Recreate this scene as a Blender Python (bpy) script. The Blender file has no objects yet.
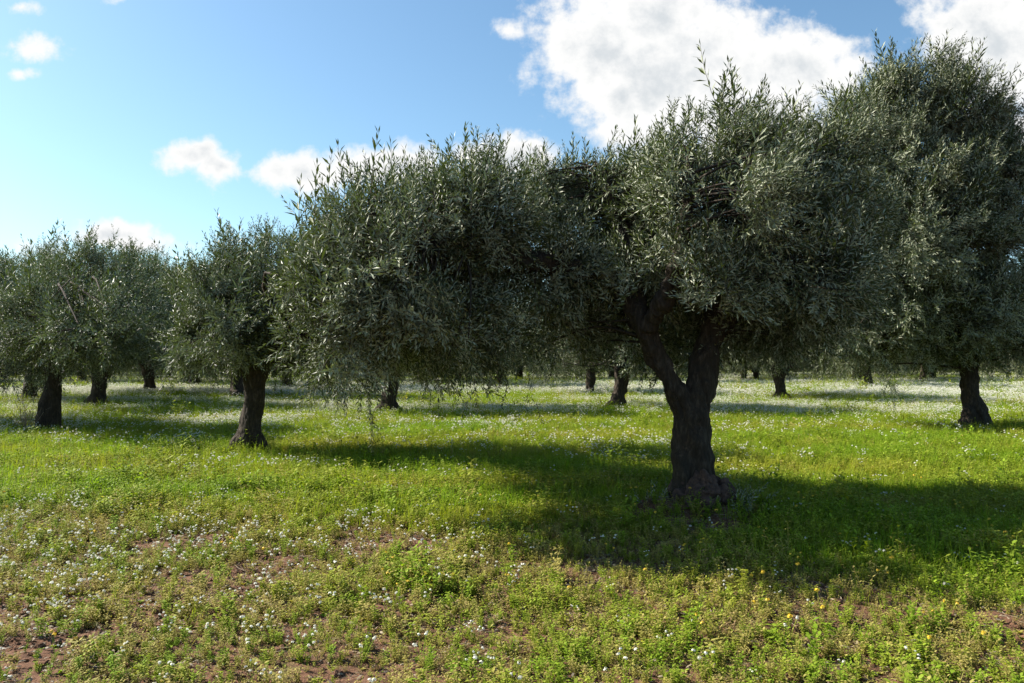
import bpy, bmesh, math
import numpy as np
from mathutils import Vector

# ------------------------------------------------------------------ basics
S = bpy.context.scene
COL = S.collection
RNG = np.random.default_rng(11)
F, CX, HY, CAMH = 796.0, 512.0, 358.0, 1.6
SUN_AZ_DIR = np.array([0.945, -0.327])          # the way shadows fall on the ground
SUN_EL = math.radians(37.0)

def P(px, py, y):
    """a point seen at (px, py) and standing y metres away"""
    return np.array([(px - CX) / F * y, y, CAMH + (HY - py) / F * y])

# ------------------------------------------------------------------ noise
def _hash(ix, iy, iz, seed):
    h = (ix * 374761393 + iy * 668265263 + iz * 2147483647 + seed * 974634777) & 0xffffffff
    h = ((h ^ (h >> 13)) * 1274126177) & 0xffffffff
    h = (h ^ (h >> 16)) & 0xffffffff
    h = (h * 2246822519) & 0xffffffff
    return ((h ^ (h >> 15)) & 0xffff) / 65535.0

def vnoise(p, seed=0):
    p = np.asarray(p, dtype=np.float64)
    i = np.floor(p).astype(np.int64)
    f = p - i
    f = f * f * (3 - 2 * f)
    r = 0
    for dx in (0, 1):
        for dy in (0, 1):
            for dz in (0, 1):
                w = (f[:, 0] if dx else 1 - f[:, 0]) * (f[:, 1] if dy else 1 - f[:, 1]) * (f[:, 2] if dz else 1 - f[:, 2])
                r = r + w * _hash(i[:, 0] + dx, i[:, 1] + dy, i[:, 2] + dz, seed)
    return r

def fbm(p, seed=0, octs=4):
    a, s, t = 0.5, 0, 0
    p = np.asarray(p, dtype=np.float64)
    for k in range(octs):
        s = s + a * vnoise(p * 2 ** k + 17.3 * k, seed + k)
        t += a
        a *= 0.5
    return s / t

def n2(x, y, sc, seed, octs=3):
    return fbm(np.stack([x * sc, y * sc, np.zeros_like(x)], 1), seed, octs)

def sstep(a, b, x):
    t = np.clip((x - a) / (b - a), 0, 1)
    return t * t * (3 - 2 * t)

def ground_z(x, y):
    x = np.asarray(x, float); y = np.asarray(y, float)
    d = np.hypot(x, y)
    z = (n2(x, y, 0.22, 3) - 0.5) * 0.16
    near = 1 - sstep(10, 16, d)
    z = z + near * ((n2(x, y, 2.2, 5) - 0.5) * 0.07 + (n2(x, y, 9.0, 6) - 0.5) * 0.045)
    z = z * (1 - sstep(60, 160, d))
    for (mx, my, r, h) in MOUNDS:
        q = np.hypot(x - mx, y - my) / r
        z = z + h * np.exp(-q * q * 2.2)
    return z
MOUNDS = []
def gz(x, y):
    return float(ground_z(np.array([x]), np.array([y]))[0])

# ------------------------------------------------------------------ materials
def new_mat(name):
    m = bpy.data.materials.new(name); m.use_nodes = True
    nt = m.node_tree
    b = nt.nodes['Principled BSDF']
    return m, nt, b, nt.nodes['Material Output']

def nd(nt, typ, **kw):
    n = nt.nodes.new(typ)
    for k, v in kw.items():
        if isinstance(k, str) and hasattr(n, k):
            setattr(n, k, v)
    return n

def noise(nt, scale, detail=3, rough=0.55, vec=None):
    n = nd(nt, 'ShaderNodeTexNoise')
    n.inputs['Scale'].default_value = scale
    n.inputs['Detail'].default_value = detail
    n.inputs['Roughness'].default_value = rough
    if vec is not None: nt.links.new(vec, n.inputs['Vector'])
    return n

def ramp(nt, fac, stops):
    r = nd(nt, 'ShaderNodeValToRGB')
    e = r.color_ramp.elements
    while len(e) < len(stops): e.new(0.5)
    for k, (p, c) in enumerate(stops):
        e[k].position = p; e[k].color = (*c, 1)
    nt.links.new(fac, r.inputs['Fac'])
    return r

def mixc(nt, fac, a, b, mode='MIX'):
    m = nd(nt, 'ShaderNodeMix', data_type='RGBA', blend_type=mode)
    for s, v in ((m.inputs[0], fac), (m.inputs[6], a), (m.inputs[7], b)):
        if hasattr(v, 'links'): nt.links.new(v, s)
        elif isinstance(v, (int, float)): s.default_value = v
        else: s.default_value = (*v, 1)
    return m.outputs[2]

def math_(nt, op, a, b=0.0, clamp=False):
    m = nd(nt, 'ShaderNodeMath', operation=op, use_clamp=clamp)
    for s, v in ((m.inputs[0], a), (m.inputs[1], b)):
        if hasattr(v, 'links'): nt.links.new(v, s)
        else: s.default_value = v
    return m.outputs[0]

def leaf_material(name, top, top2, under, rough=0.42, trans=0.18, spec=0.5):
    m, nt, b, out = new_mat(name)
    geo = nd(nt, 'ShaderNodeNewGeometry')
    top_c = mixc(nt, geo.outputs['Random Per Island'], top, top2)
    c = mixc(nt, geo.outputs['Backfacing'], top_c, under)
    nt.links.new(c, b.inputs['Base Color'])
    b.inputs['Roughness'].default_value = rough
    b.inputs['Specular IOR Level'].default_value = spec
    t = nd(nt, 'ShaderNodeBsdfTranslucent')
    tc = mixc(nt, 1.0, top_c, (1.6, 1.9, 0.7), 'MULTIPLY')
    nt.links.new(tc, t.inputs['Color'])
    mx = nd(nt, 'ShaderNodeMixShader'); mx.inputs[0].default_value = trans
    nt.links.new(b.outputs[0], mx.inputs[1]); nt.links.new(t.outputs[0], mx.inputs[2])
    nt.links.new(mx.outputs[0], out.inputs['Surface'])
    return m

def herb_material(name, lush, dry, trans=0.3, rough=0.55, spread=0.5):
    """green of small plants: each plant its own tint, drier and yellower in some patches"""
    m, nt, b, out = new_mat(name)
    geo = nd(nt, 'ShaderNodeNewGeometry')
    oi = nd(nt, 'ShaderNodeObjectInfo')
    mp = nd(nt, 'ShaderNodeMapping'); mp.inputs['Scale'].default_value = (0.22, 0.5, 0.0)
    nt.links.new(geo.outputs['Position'], mp.inputs['Vector'])
    n1 = noise(nt, 1.0, 4, 0.65, mp.outputs[0])
    v = math_(nt, 'ADD', math_(nt, 'MULTIPLY', n1.outputs['Fac'], 2.4), math_(nt, 'MULTIPLY', oi.outputs['Random'], spread))
    v = math_(nt, 'SUBTRACT', v, 0.90 + spread * 0.5, True)
    c = mixc(nt, v, lush, dry)
    br = math_(nt, 'ADD', math_(nt, 'MULTIPLY', geo.outputs['Random Per Island'], 0.6), 0.7)
    cmb = nd(nt, 'ShaderNodeCombineColor')
    for k in range(3): nt.links.new(br, cmb.inputs[k])
    c = mixc(nt, 1.0, c, cmb.outputs[0], 'MULTIPLY')
    nt.links.new(c, b.inputs['Base Color'])
    b.inputs['Roughness'].default_value = 0.7
    b.inputs['Specular IOR Level'].default_value = 0.15
    t = nd(nt, 'ShaderNodeBsdfTranslucent')
    nt.links.new(mixc(nt, 1.0, c, (1.5, 1.6, 0.5), 'MULTIPLY'), t.inputs['Color'])
    mx = nd(nt, 'ShaderNodeMixShader'); mx.inputs[0].default_value = trans
    nt.links.new(b.outputs[0], mx.inputs[1]); nt.links.new(t.outputs[0], mx.inputs[2])
    nt.links.new(mx.outputs[0], out.inputs['Surface'])
    return m

def flat_material(name, c, rough=0.6, trans=0.0):
    m, nt, b, out = new_mat(name)
    oi = nd(nt, 'ShaderNodeObjectInfo')
    c2 = mixc(nt, oi.outputs['Random'], c, tuple(0.78 * k for k in c))
    nt.links.new(c2, b.inputs['Base Color'])
    b.inputs['Roughness'].default_value = rough
    if trans:
        t = nd(nt, 'ShaderNodeBsdfTranslucent'); nt.links.new(c2, t.inputs['Color'])
        mx = nd(nt, 'ShaderNodeMixShader'); mx.inputs[0].default_value = trans
        nt.links.new(b.outputs[0], mx.inputs[1]); nt.links.new(t.outputs[0], mx.inputs[2])
        nt.links.new(mx.outputs[0], out.inputs['Surface'])
    return m

def bark_material():
    m, nt, b, out = new_mat('olive_bark')
    tc = nd(nt, 'ShaderNodeTexCoord')
    mp = nd(nt, 'ShaderNodeMapping'); mp.inputs['Scale'].default_value = (1, 1, 0.28)
    nt.links.new(tc.outputs['Object'], mp.inputs['Vector'])
    a = noise(nt, 26, 6, 0.7, mp.outputs[0]); c = noise(nt, 4, 3, 0.6, tc.outputs['Object'])
    r = ramp(nt, a.outputs['Fac'], [(0.3, (0.012, 0.008, 0.006)), (0.52, (0.042, 0.029, 0.020)), (0.72, (0.12, 0.09, 0.065))])
    col = mixc(nt, math_(nt, 'MULTIPLY', c.outputs['Fac'], 0.6), r.outputs[0], (0.040, 0.036, 0.027))
    nt.links.new(col, b.inputs['Base Color'])
    b.inputs['Roughness'].default_value = 0.9
    b.inputs['Specular IOR Level'].default_value = 0.2
    vo = nd(nt, 'ShaderNodeTexVoronoi', feature='DISTANCE_TO_EDGE'); vo.inputs['Scale'].default_value = 22
    nt.links.new(mp.outputs[0], vo.inputs['Vector'])
    h = math_(nt, 'ADD', math_(nt, 'MULTIPLY', a.outputs['Fac'], 0.9), math_(nt, 'MULTIPLY', vo.outputs['Distance'], 0.9))
    bp = nd(nt, 'ShaderNodeBump'); bp.inputs['Strength'].default_value = 0.9; bp.inputs['Distance'].default_value = 0.03
    nt.links.new(h, bp.inputs['Height']); nt.links.new(bp.outputs[0], b.inputs['Normal'])
    return m

def burl_material():
    m, nt, b, out = new_mat('earthy_burl')
    tc = nd(nt, 'ShaderNodeTexCoord')
    a = noise(nt, 18, 6, 0.7, tc.outputs['Object'])
    r = ramp(nt, a.outputs['Fac'], [(0.3, (0.03, 0.018, 0.013)), (0.6, (0.10, 0.056, 0.04)), (0.8, (0.19, 0.12, 0.09))])
    nt.links.new(r.outputs[0], b.inputs['Base Color']); b.inputs['Roughness'].default_value = 0.95
    bp = nd(nt, 'ShaderNodeBump'); bp.inputs['Strength'].default_value = 0.9; bp.inputs['Distance'].default_value = 0.03
    nt.links.new(a.outputs['Fac'], bp.inputs['Height']); nt.links.new(bp.outputs[0], b.inputs['Normal'])
    return m

def soil_material():
    m, nt, b, out = new_mat('red_soil')
    geo = nd(nt, 'ShaderNodeNewGeometry'); pos = geo.outputs['Position']
    a = noise(nt, 14, 6, 0.7, pos); c = noise(nt, 1.3, 4, 0.6, pos); g = noise(nt, 3.1, 5, 0.7, pos)
    r = ramp(nt, a.outputs['Fac'], [(0.28, (0.032, 0.017, 0.010)), (0.5, (0.135, 0.062, 0.034)), (0.72, (0.26, 0.140, 0.085))])
    col = mixc(nt, math_(nt, 'MULTIPLY', c.outputs['Fac'], 0.5), r.outputs[0], (0.12, 0.08, 0.052))
    # low moss and seedlings: more of them with distance, where the plants close up
    ln = nd(nt, 'ShaderNodeSeparateXYZ'); nt.links.new(pos, ln.inputs[0])
    mr = nd(nt, 'ShaderNodeMapRange'); mr.inputs[1].default_value = 6; mr.inputs[2].default_value = 40
    mr.inputs[3].default_value = -0.10; mr.inputs[4].default_value = 0.34
    nt.links.new(ln.outputs[1], mr.inputs[0])
    gm = math_(nt, 'ADD', g.outputs['Fac'], mr.outputs[0])
    gf = ramp(nt, gm, [(0.50, (0, 0, 0)), (0.66, (1, 1, 1))])
    gc = ramp(nt, noise(nt, 0.4, 4, 0.6, pos).outputs['Fac'], [(0.35, (0.075, 0.10, 0.022)), (0.62, (0.14, 0.145, 0.05))])
    col = mixc(nt, gf.outputs[0], col, gc.outputs[0])
    nt.links.new(col, b.inputs['Base Color'])
    b.inputs['Roughness'].default_value = 0.95; b.inputs['Specular IOR Level'].default_value = 0.15
    bp = nd(nt, 'ShaderNodeBump'); bp.inputs['Strength'].default_value = 0.8; bp.inputs['Distance'].default_value = 0.04
    nt.links.new(a.outputs['Fac'], bp.inputs['Height']); nt.links.new(bp.outputs[0], b.inputs['Normal'])
    return m

M_LEAF = leaf_material('olive_leaf', (0.033, 0.046, 0.016), (0.076, 0.092, 0.032), (0.29, 0.31, 0.205), 0.50, 0.16, 0.32)
M_FRUIT = flat_material('olive_fruit', (0.25, 0.28, 0.06), 0.35)
M_BARK = bark_material()
M_BURL = burl_material()
M_SOIL = soil_material()
M_GRASS = herb_material('grass_blade', (0.15, 0.25, 0.012), (0.31, 0.275, 0.04), 0.35)
M_WEED = herb_material('weed_leaf', (0.17, 0.255, 0.016), (0.32, 0.28, 0.045))
M_PETAL = flat_material('white_petal', (0.80, 0.78, 0.68), 0.7, 0.3)
M_YELLOW = flat_material('yellow_petal', (0.75, 0.50, 0.03), 0.6, 0.2)
M_DRY = flat_material('dry_stem', (0.22, 0.17, 0.11), 0.8)

# ------------------------------------------------------------------ mesh helpers
def mesh_from(name, verts, tris, mats, mat_idx=None, smooth=False, quads=None):
    me = bpy.data.meshes.new(name)
    verts = np.asarray(verts, np.float32)
    loops = []; starts = []; n = 0
    tris = np.asarray(tris, np.int32).reshape(-1, 3)
    q = np.asarray(quads if quads is not None else [], np.int32).reshape(-1, 4)
    nf = len(tris) + len(q)
    me.vertices.add(len(verts)); me.vertices.foreach_set('co', verts.ravel())
    lv = np.concatenate([tris.ravel(), q.ravel()])
    ls = np.concatenate([np.arange(len(tris)) * 3, len(tris) * 3 + np.arange(len(q)) * 4]).astype(np.int32)
    me.loops.add(len(lv)); me.loops.foreach_set('vertex_index', lv)
    me.polygons.add(nf); me.polygons.foreach_set('loop_start', ls)
    for m in mats: me.materials.append(m)
    if mat_idx is not None: me.polygons.foreach_set('material_index', np.asarray(mat_idx, np.int32))
    me.polygons.foreach_set('use_smooth', np.full(nf, bool(smooth)))
    me.update(calc_edges=True)
    return me

def link(name, me, parent=None):
    o = bpy.data.objects.new(name, me); COL.objects.link(o)
    if parent: o.parent = parent
    return o

def tag(o, label=None, cat=None, group=None, kind=None):
    for k, v in (('label', label), ('category', cat), ('group', group), ('kind', kind)):
        if v: o[k] = v
    return o

def thing(name, loc, label, cat, group=None):
    o = bpy.data.objects.new(name, None); COL.objects.link(o)
    o.location = loc; o.empty_display_size = 0.3
    return tag(o, label, cat, group)

class Bag:
    """collects triangles of several pieces for ONE mesh"""
    def __init__(s): s.v = []; s.t = []; s.m = []; s.n = 0
    def add(s, v, t, mi=0):
        s.v.append(np.asarray(v, float)); s.t.append(np.asarray(t, int) + s.n)
        s.m.append(np.full(len(t), mi)); s.n += len(v)
    def mesh(s, name, mats, smooth=False):
        return mesh_from(name, np.concatenate(s.v), np.concatenate(s.t), mats, np.concatenate(s.m), smooth)
    def arrays(s): return np.concatenate(s.v), np.concatenate(s.t), np.concatenate(s.m)

def catmull(pts, per=5):
    pts = np.asarray(pts, float)
    p = np.vstack([2 * pts[0] - pts[1], pts, 2 * pts[-1] - pts[-2]])
    out = []
    for i in range(1, len(p) - 2):
        for t in np.linspace(0, 1, per, endpoint=False):
            a, b, c, d = p[i - 1], p[i], p[i + 1], p[i + 2]
            out.append(0.5 * (2 * b + (c - a) * t + (2 * a - 5 * b + 4 * c - d) * t * t + (3 * b - a - 3 * c + d) * t ** 3))
    out.append(p[-2])
    return np.array(out)

def tube(path, sides=6, cap=True):
    """path rows x y z r -> verts, tris"""
    path = np.asarray(path, float)
    c, r = path[:, :3], np.maximum(path[:, 3], 0.001)
    tan = np.gradient(c, axis=0); tan /= np.linalg.norm(tan, axis=1)[:, None] + 1e-9
    ref = np.array([0.31, 0.95, 0.05]) if abs(tan[0][1]) < 0.8 else np.array([1, 0, 0.1])
    n1 = np.cross(tan, ref); n1 /= np.linalg.norm(n1, axis=1)[:, None] + 1e-9
    n2_ = np.cross(tan, n1)
    a = np.linspace(0, 2 * np.pi, sides, endpoint=False)
    v = c[:, None, :] + r[:, None, None] * (np.cos(a)[None, :, None] * n1[:, None, :] + np.sin(a)[None, :, None] * n2_[:, None, :])
    k = len(path); v = v.reshape(-1, 3); t = []
    for i in range(k - 1):
        for j in range(sides):
            a0 = i * sides + j; a1 = i * sides + (j + 1) % sides; b0 = a0 + sides; b1 = a1 + sides
            t += [(a0, b0, b1), (a0, b1, a1)]
    if cap:
        v = np.vstack([v, c[0], c[-1]]); e0 = len(v) - 2; e1 = e0 + 1; L = (k - 1) * sides
        for j in range(sides):
            t += [(e0, j, (j + 1) % sides), (e1, L + (j + 1) % sides, L + j)]
    return v, np.array(t)[:, ::-1]

SLIM = 0.018
def wood(name, paths, parent, voxel=None, ridge=0.02, seed=0, mat=None, sides=10, blobs=(), smooth=6, grit=0.0):
    """trunk and limbs as one continuous skin"""
    bag = Bag()
    for p in paths:
        v, t = tube(catmull(p, 6), sides); bag.add(v, t)
    for (x, y, z, r) in blobs:
        bm = bmesh.new(); bmesh.ops.create_icosphere(bm, subdivisions=2, radius=r)
        vv = np.array([q.co[:] for q in bm.verts]) + np.array([x, y, z])
        bm.verts.index_update(); tt = np.array([[q.index for q in f.verts] for f in bm.faces]); bm.free()
        bag.add(vv, tt)
    me = bag.mesh(name, [mat or M_BARK], True)
    if voxel:
        tmp = bpy.data.objects.new('tmp', me); COL.objects.link(tmp)
        md = tmp.modifiers.new('r', 'REMESH'); md.mode = 'VOXEL'; md.voxel_size = voxel
        sm = tmp.modifiers.new('s', 'SMOOTH'); sm.factor = 0.5; sm.iterations = smooth
        bpy.context.view_layer.update()
        dg = bpy.context.evaluated_depsgraph_get()
        me2 = bpy.data.meshes.new_from_object(tmp.evaluated_get(dg))
        bpy.data.objects.remove(tmp); bpy.data.meshes.remove(me); me = me2; me.name = name
        if not me.materials: me.materials.append(mat or M_BARK)
        n = len(me.vertices); co = np.empty(n * 3, np.float32); me.vertices.foreach_get('co', co); co = co.reshape(-1, 3)
        no = np.empty(n * 3, np.float32); me.vertices.foreach_get('normal', no); no = no.reshape(-1, 3)
        tw = co.copy().astype(float)
        ang = co[:, 2] * 0.9
        tw[:, 0], tw[:, 1] = co[:, 0] * np.cos(ang) - co[:, 1] * np.sin(ang), co[:, 0] * np.sin(ang) + co[:, 1] * np.cos(ang)
        q = tw * np.array([11, 11, 2.2])
        rib = 1 - np.abs(fbm(tw * np.array([5.0, 5.0, 0.7]), seed + 44, 2) - 0.5) * 6
        d = np.clip(rib, -1, 1) * ridge * 0.8 + (1 - 2 * np.abs(fbm(q, seed + 40, 3) - 0.5) * 2.2) * ridge + (fbm(co * 7.0, seed + 50, 3) - 0.5) * ridge * 2.4 + (fbm(co * 2.6, seed + 60, 2) - 0.5) * ridge * 3.0
        if grit: d = d + (fbm(co * 24.0, seed + 70, 3) - 0.5) * grit
        co = co + no * (d - SLIM)[:, None]
        me.vertices.foreach_set('co', co.astype(np.float32).ravel())
        me.polygons.foreach_set('use_smooth', np.ones(len(me.polygons), bool)); me.update()
    return link('trunk' if parent else name, me, parent)

# ------------------------------------------------------------------ foliage
def shoot_template(rng, length=0.42, pairs=12, leaf=0.078, wid=0.225, fruit=0):
    b = Bag()
    curve = rng.normal(0, 0.10, 2)
    def st(t): return np.array([curve[0] * t * t * length, curve[1] * t * t * length, t * length])
    pth = np.array([[*st(t), 0.0028 * (1 - 0.75 * t)] for t in (0, 0.35, 0.7, 1.0)])
    v, t = tube(pth, 3, False); b.add(v, t, 1)
    phi = rng.uniform(0, 6.28)
    for i in range(pairs):
        h = 0.10 + 0.9 * (i + rng.uniform(-0.2, 0.2)) / (pairs - 1)
        phi += 1.57 + rng.normal(0, 0.25)
        for s in (0, 1):
            if rng.random() < 0.07: continue
            ph = phi + s * math.pi + rng.normal(0, 0.2)
            rad = np.array([math.cos(ph), math.sin(ph), 0])
            a = math.radians(58 - 34 * h + rng.normal(0, 11))
            L = leaf * (1.05 - 0.45 * max(0, h - 0.6) / 0.4) * rng.uniform(0.75, 1.15)
            l = np.array([0, 0, 1]) * math.cos(a) + rad * math.sin(a)
            w = np.cross(l, rad); w /= np.linalg.norm(w) + 1e-9
            n = np.cross(w, l)
            if n[2] < 0: w = -w; n = -n
            tw = rng.normal(0, 0.45)
            w2 = w * math.cos(tw) + n * math.sin(tw); n2v = np.cross(w2, l)
            B = st(min(h, 1)) + rad * 0.003
            Wd = L * wid * rng.uniform(0.85, 1.15)
            bend = -n2v * L * rng.uniform(0.0, 0.12)
            mid = B + l * L * 0.48 + n2v * Wd * 0.10
            lf, rt = mid + w2 * Wd / 2, mid - w2 * Wd / 2
            T = B + l * L + bend
            b.add([B, T, lf, rt], [(0, 1, 2), (0, 3, 1)], 0)
    for k in range(fruit):
        ph = rng.uniform(0, 6.28); c = st(rng.uniform(0.2, 0.6)) + np.array([math.cos(ph), math.sin(ph), -0.3]) * 0.03
        o = np.array([(1, 0, 0), (-1, 0, 0), (0, 1, 0), (0, -1, 0), (0, 0, 1.4), (0, 0, -1.4)]) * 0.009 + c
        b.add(o, [(0, 2, 4), (2, 1, 4), (1, 3, 4), (3, 0, 4), (2, 0, 5), (1, 2, 5), (3, 1, 5), (0, 3, 5)], 2)
    return b.arrays()

def templates(seed, **kw):
    r = np.random.default_rng(seed)
    return [shoot_template(r, fruit=(2 if k == 0 and kw.get('pairs', 13) > 9 else 0), **kw) for k in range(8)]
T_NEAR = templates(1)
T_MID = templates(2, length=0.46, pairs=9, leaf=0.092, wid=0.23)
T_FAR = templates(3, length=0.60, pairs=6, leaf=0.15, wid=0.27)

def norm(a): return a / (np.linalg.norm(a, axis=-1, keepdims=True) + 1e-9)

def place_shoots(tmpl, pos, dirs, scl, rng):
    """all shoots of one crown as one set of arrays"""
    V, Tn, Mi = [], [], []; off = 0
    pick = rng.integers(0, len(tmpl), len(pos))
    roll = rng.uniform(0, 2 * np.pi, len(pos))
    z = norm(dirs)
    ref = np.where(np.abs(z[:, 2:3]) > 0.95, np.array([[1.0, 0, 0]]), np.array([[0, 0, 1.0]]))
    x = norm(np.cross(ref, z)); y = np.cross(z, x)
    x2 = x * np.cos(roll)[:, None] + y * np.sin(roll)[:, None]; y2 = np.cross(z, x2)
    R = np.stack([x2, y2, z], 2)
    for k, (v, t, m) in enumerate(tmpl):
        s = np.where(pick == k)[0]
        if not len(s): continue
        vv = np.einsum('nij,vj->nvi', R[s] * scl[s][:, None, None], v) + pos[s][:, None, :]
        tt = t[None] + (np.arange(len(s)) * len(v))[:, None, None] + off
        V.append(vv.reshape(-1, 3)); Tn.append(tt.reshape(-1, 3)); Mi.append(np.tile(m, len(s)))
        off += len(s) * len(v)
    return np.concatenate(V), np.concatenate(Tn), np.concatenate(Mi)

def crown_points(lobes, n, seed, gap=0.40, shell=0.60, nscale=1.1, lean=(0.25, 0, 0)):
    """leaf-clump centres spread through the lobes, thin towards the inside, with gaps"""
    rng = np.random.default_rng(seed)
    L = np.array([l[:6] for l in lobes], float)
    area = (L[:, 3] * L[:, 4] + L[:, 4] * L[:, 5] + L[:, 3] * L[:, 5])
    if len(lobes[0]) > 6: area = area * np.array([l[6] for l in lobes])
    pick = rng.choice(len(L), n, p=area / area.sum())
    u = norm(rng.normal(size=(n, 3)))
    r = shell + (1 - shell) * rng.random(n) ** 0.7
    inner = rng.random(n) < 0.18
    r[inner] = rng.uniform(0.2, 0.7, inner.sum())
    wob = 0.72 + 0.56 * vnoise(u * 1.9 + pick[:, None] * 7.1, seed + 3)
    pos = L[pick, :3] + u * (r * wob)[:, None] * L[pick, 3:6]
    keep = vnoise(pos * nscale / 0.55, seed + 9) > gap * 0.98
    # points deep inside another lobe are of no use
    deep = np.zeros(n, bool)
    for k in range(len(L)):
        q = np.linalg.norm((pos - L[k, :3]) / L[k, 3:6], axis=1)
        deep |= (q < 0.5) & (pick != k)
    keep &= ~deep | (rng.random(n) < 0.2)
    keep &= pos[:, 2] > 0.45
    out = norm(u / L[pick, 3:6])
    return pos[keep], out[keep]

def crown_mesh(name, lobes, n, seed, tmpl, per=8, scale=1.0, upright=0.5, **kw):
    rng = np.random.default_rng(seed + 100)
    pos, out = crown_points(lobes, n, seed, **kw)
    m = len(pos)
    ax = out * 0.75 + np.array([0.10, -0.02, 0]) + rng.normal(0, 0.28, (m, 3))
    ax[:, 2] += np.where(out[:, 2] > -0.15, 0.45 + 0.5 * np.clip(out[:, 2], 0, 1), -0.12)
    ax = norm(ax)
    P_ = np.repeat(pos, per, 0) + rng.normal(0, 0.085 * scale, (m * per, 3))
    D = np.repeat(ax, per, 0) + rng.normal(0, 0.42, (m * per, 3))
    O = np.repeat(out, per, 0)
    s = rng.uniform(0.65, 1.15, m * per)
    top = (O[:, 2] > 0.35) & (rng.random(m * per) < upright * 0.10)
    D[top] = np.array([0.12, 0, 1.0]) + rng.normal(0, 0.22, (top.sum(), 3)) + O[top] * 0.35
    s[top] *= rng.uniform(1.2, 1.9, top.sum())
    low = (O[:, 2] < -0.45) & (rng.random(m * per) < 0.22)
    D[low] = np.array([0, 0, -0.9]) + rng.normal(0, 0.45, (low.sum(), 3)); s[low] *= 0.75
    # long leafy sprays standing out of the crown: upright on top, arching out and down at the sides
    tc = np.where((out[:, 2] > -0.6) & (rng.random(m) < 0.20 * upright))[0]
    if len(tc):
        upz = np.where(out[tc, 2] > 0.15, 1.0, 0.1)
        dd = norm(np.stack([0.25 * upz, 0 * upz, upz * rng.uniform(.4, 1.1, len(tc))], 1) + out[tc] * rng.uniform(.4, .9, (len(tc), 1)) + rng.normal(0, 0.2, (len(tc), 3)))
        bend = np.clip(rng.normal(0, .018, (len(tc), 3)), -.03, .03) + np.where(out[tc, 2:3] > .15, [[0.02, 0, 0.0]], [[0, 0, -0.03]])
        nseg = rng.integers(2, 4, len(tc)) + (rng.random(len(tc)) < .15)
        for q in range(4):
            kk = nseg > q
            kk = np.concatenate([np.where(kk)[0], np.where(kk & (rng.random(len(tc)) < .7))[0]])
            P_ = np.concatenate([P_, rng.normal(0, .025, (len(kk), 3)) + pos[tc][kk] + (dd[kk] * (0.04 + 0.15 * q) + bend[kk] * q * q) * scale])
            D = np.concatenate([D, dd[kk] + bend[kk] * 6 * q + rng.normal(0, .24, (len(kk), 3))]); s = np.concatenate([s, rng.uniform(.6, .95, len(kk)) * (1 - .07 * q)])
    P_ -= norm(D) * (0.16 * scale)
    v, t, mi = place_shoots(tmpl, P_, D, s * scale, rng)
    me = mesh_from(name, v, t, [M_LEAF, M_BARK, M_FRUIT], mi)
    return me, pos

def branch_mesh(name, limbs, pos, seed, frac=0.35, r0=0.022, most=420):
    """thinner boughs from the limbs out to the leaf clumps"""
    rng = np.random.default_rng(seed + 200)
    pts = np.concatenate([catmull(l, 6)[len(catmull(l, 6)) // 3:] for l in limbs if l[-1][2] > l[0][2]])
    pts = pts[pts[:, 2] > 0.9]
    sel = rng.permutation(len(pos))[:min(most, int(len(pos) * frac))]
    bag = Bag()
    for i in sel:
        p = pos[i]
        d = np.linalg.norm(pts[:, :3] - p, axis=1) + np.maximum(0, pts[:, 2] - p[2]) * 0.6
        a = pts[np.argmin(d)]
        ln = np.linalg.norm(p - a[:3])
        mid = (a[:3] + p) / 2 + rng.normal(0, 0.08 * ln, 3) + np.array([0, 0, 0.10 * ln])
        r = min(a[3] * 0.6, r0 * (0.5 + 0.35 * ln))
        pth = catmull(np.array([[*a[:3], r], [*mid, r * 0.6], [*p, r * 0.2]]), 3)
        v, t = tube(pth, 4, False); bag.add(v, t)
    return bag.mesh(name, [M_BARK], True)

def olive(root, limbs, lobes, n, seed, tmpl, voxel=None, per=8, scale=1.0, ridge=0.02, blobs=(), upright=0.5, frac=0.35, most=420, **kw):
    """trunk, boughs and crown of one tree, all in the root's own coordinates"""
    wood('trunk', limbs, root, voxel, ridge, seed, blobs=blobs)
    me, pos = crown_mesh('crown', lobes, n, seed, tmpl, per, scale, upright, **kw)
    link('crown', me, root)
    link('branches', branch_mesh('branches', limbs, pos, seed, frac, most=most), root)
    return pos

def rel(base, px, py, y, r):
    p = P(px, py, y) - base
    return [p[0], p[1], p[2], r]
def lobe(base, px, py, y, rpx, rpy, ry, w=1.0):
    p = P(px, py, y) - base
    return (p[0], p[1], p[2], rpx / F * y, ry, rpy / F * y, w)

# ------------------------------------------------------------------ camera, light, sky
cam = bpy.data.cameras.new('camera'); co = bpy.data.objects.new('camera', cam); COL.objects.link(co)
cam.sensor_width = 36.0; cam.lens = F * 36.0 / 1024.0
cam.clip_start = 0.05; cam.clip_end = 6000
co.location = (0, 0, CAMH)
co.rotation_euler = (math.radians(90) + math.atan((HY - 341.5) / F), 0, 0)
S.camera = co

d = Vector((SUN_AZ_DIR[0] * math.cos(SUN_EL), SUN_AZ_DIR[1] * math.cos(SUN_EL), -math.sin(SUN_EL)))
sl = bpy.data.lights.new('sun', 'SUN'); sl.energy = 5.0; sl.angle = math.radians(0.55); sl.color = (1.0, 0.94, 0.84)
so = bpy.data.objects.new('sun', sl); COL.objects.link(so); so.rotation_euler = d.to_track_quat('-Z', 'Y').to_euler()
so.location = (-20, 15, 25)

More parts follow.
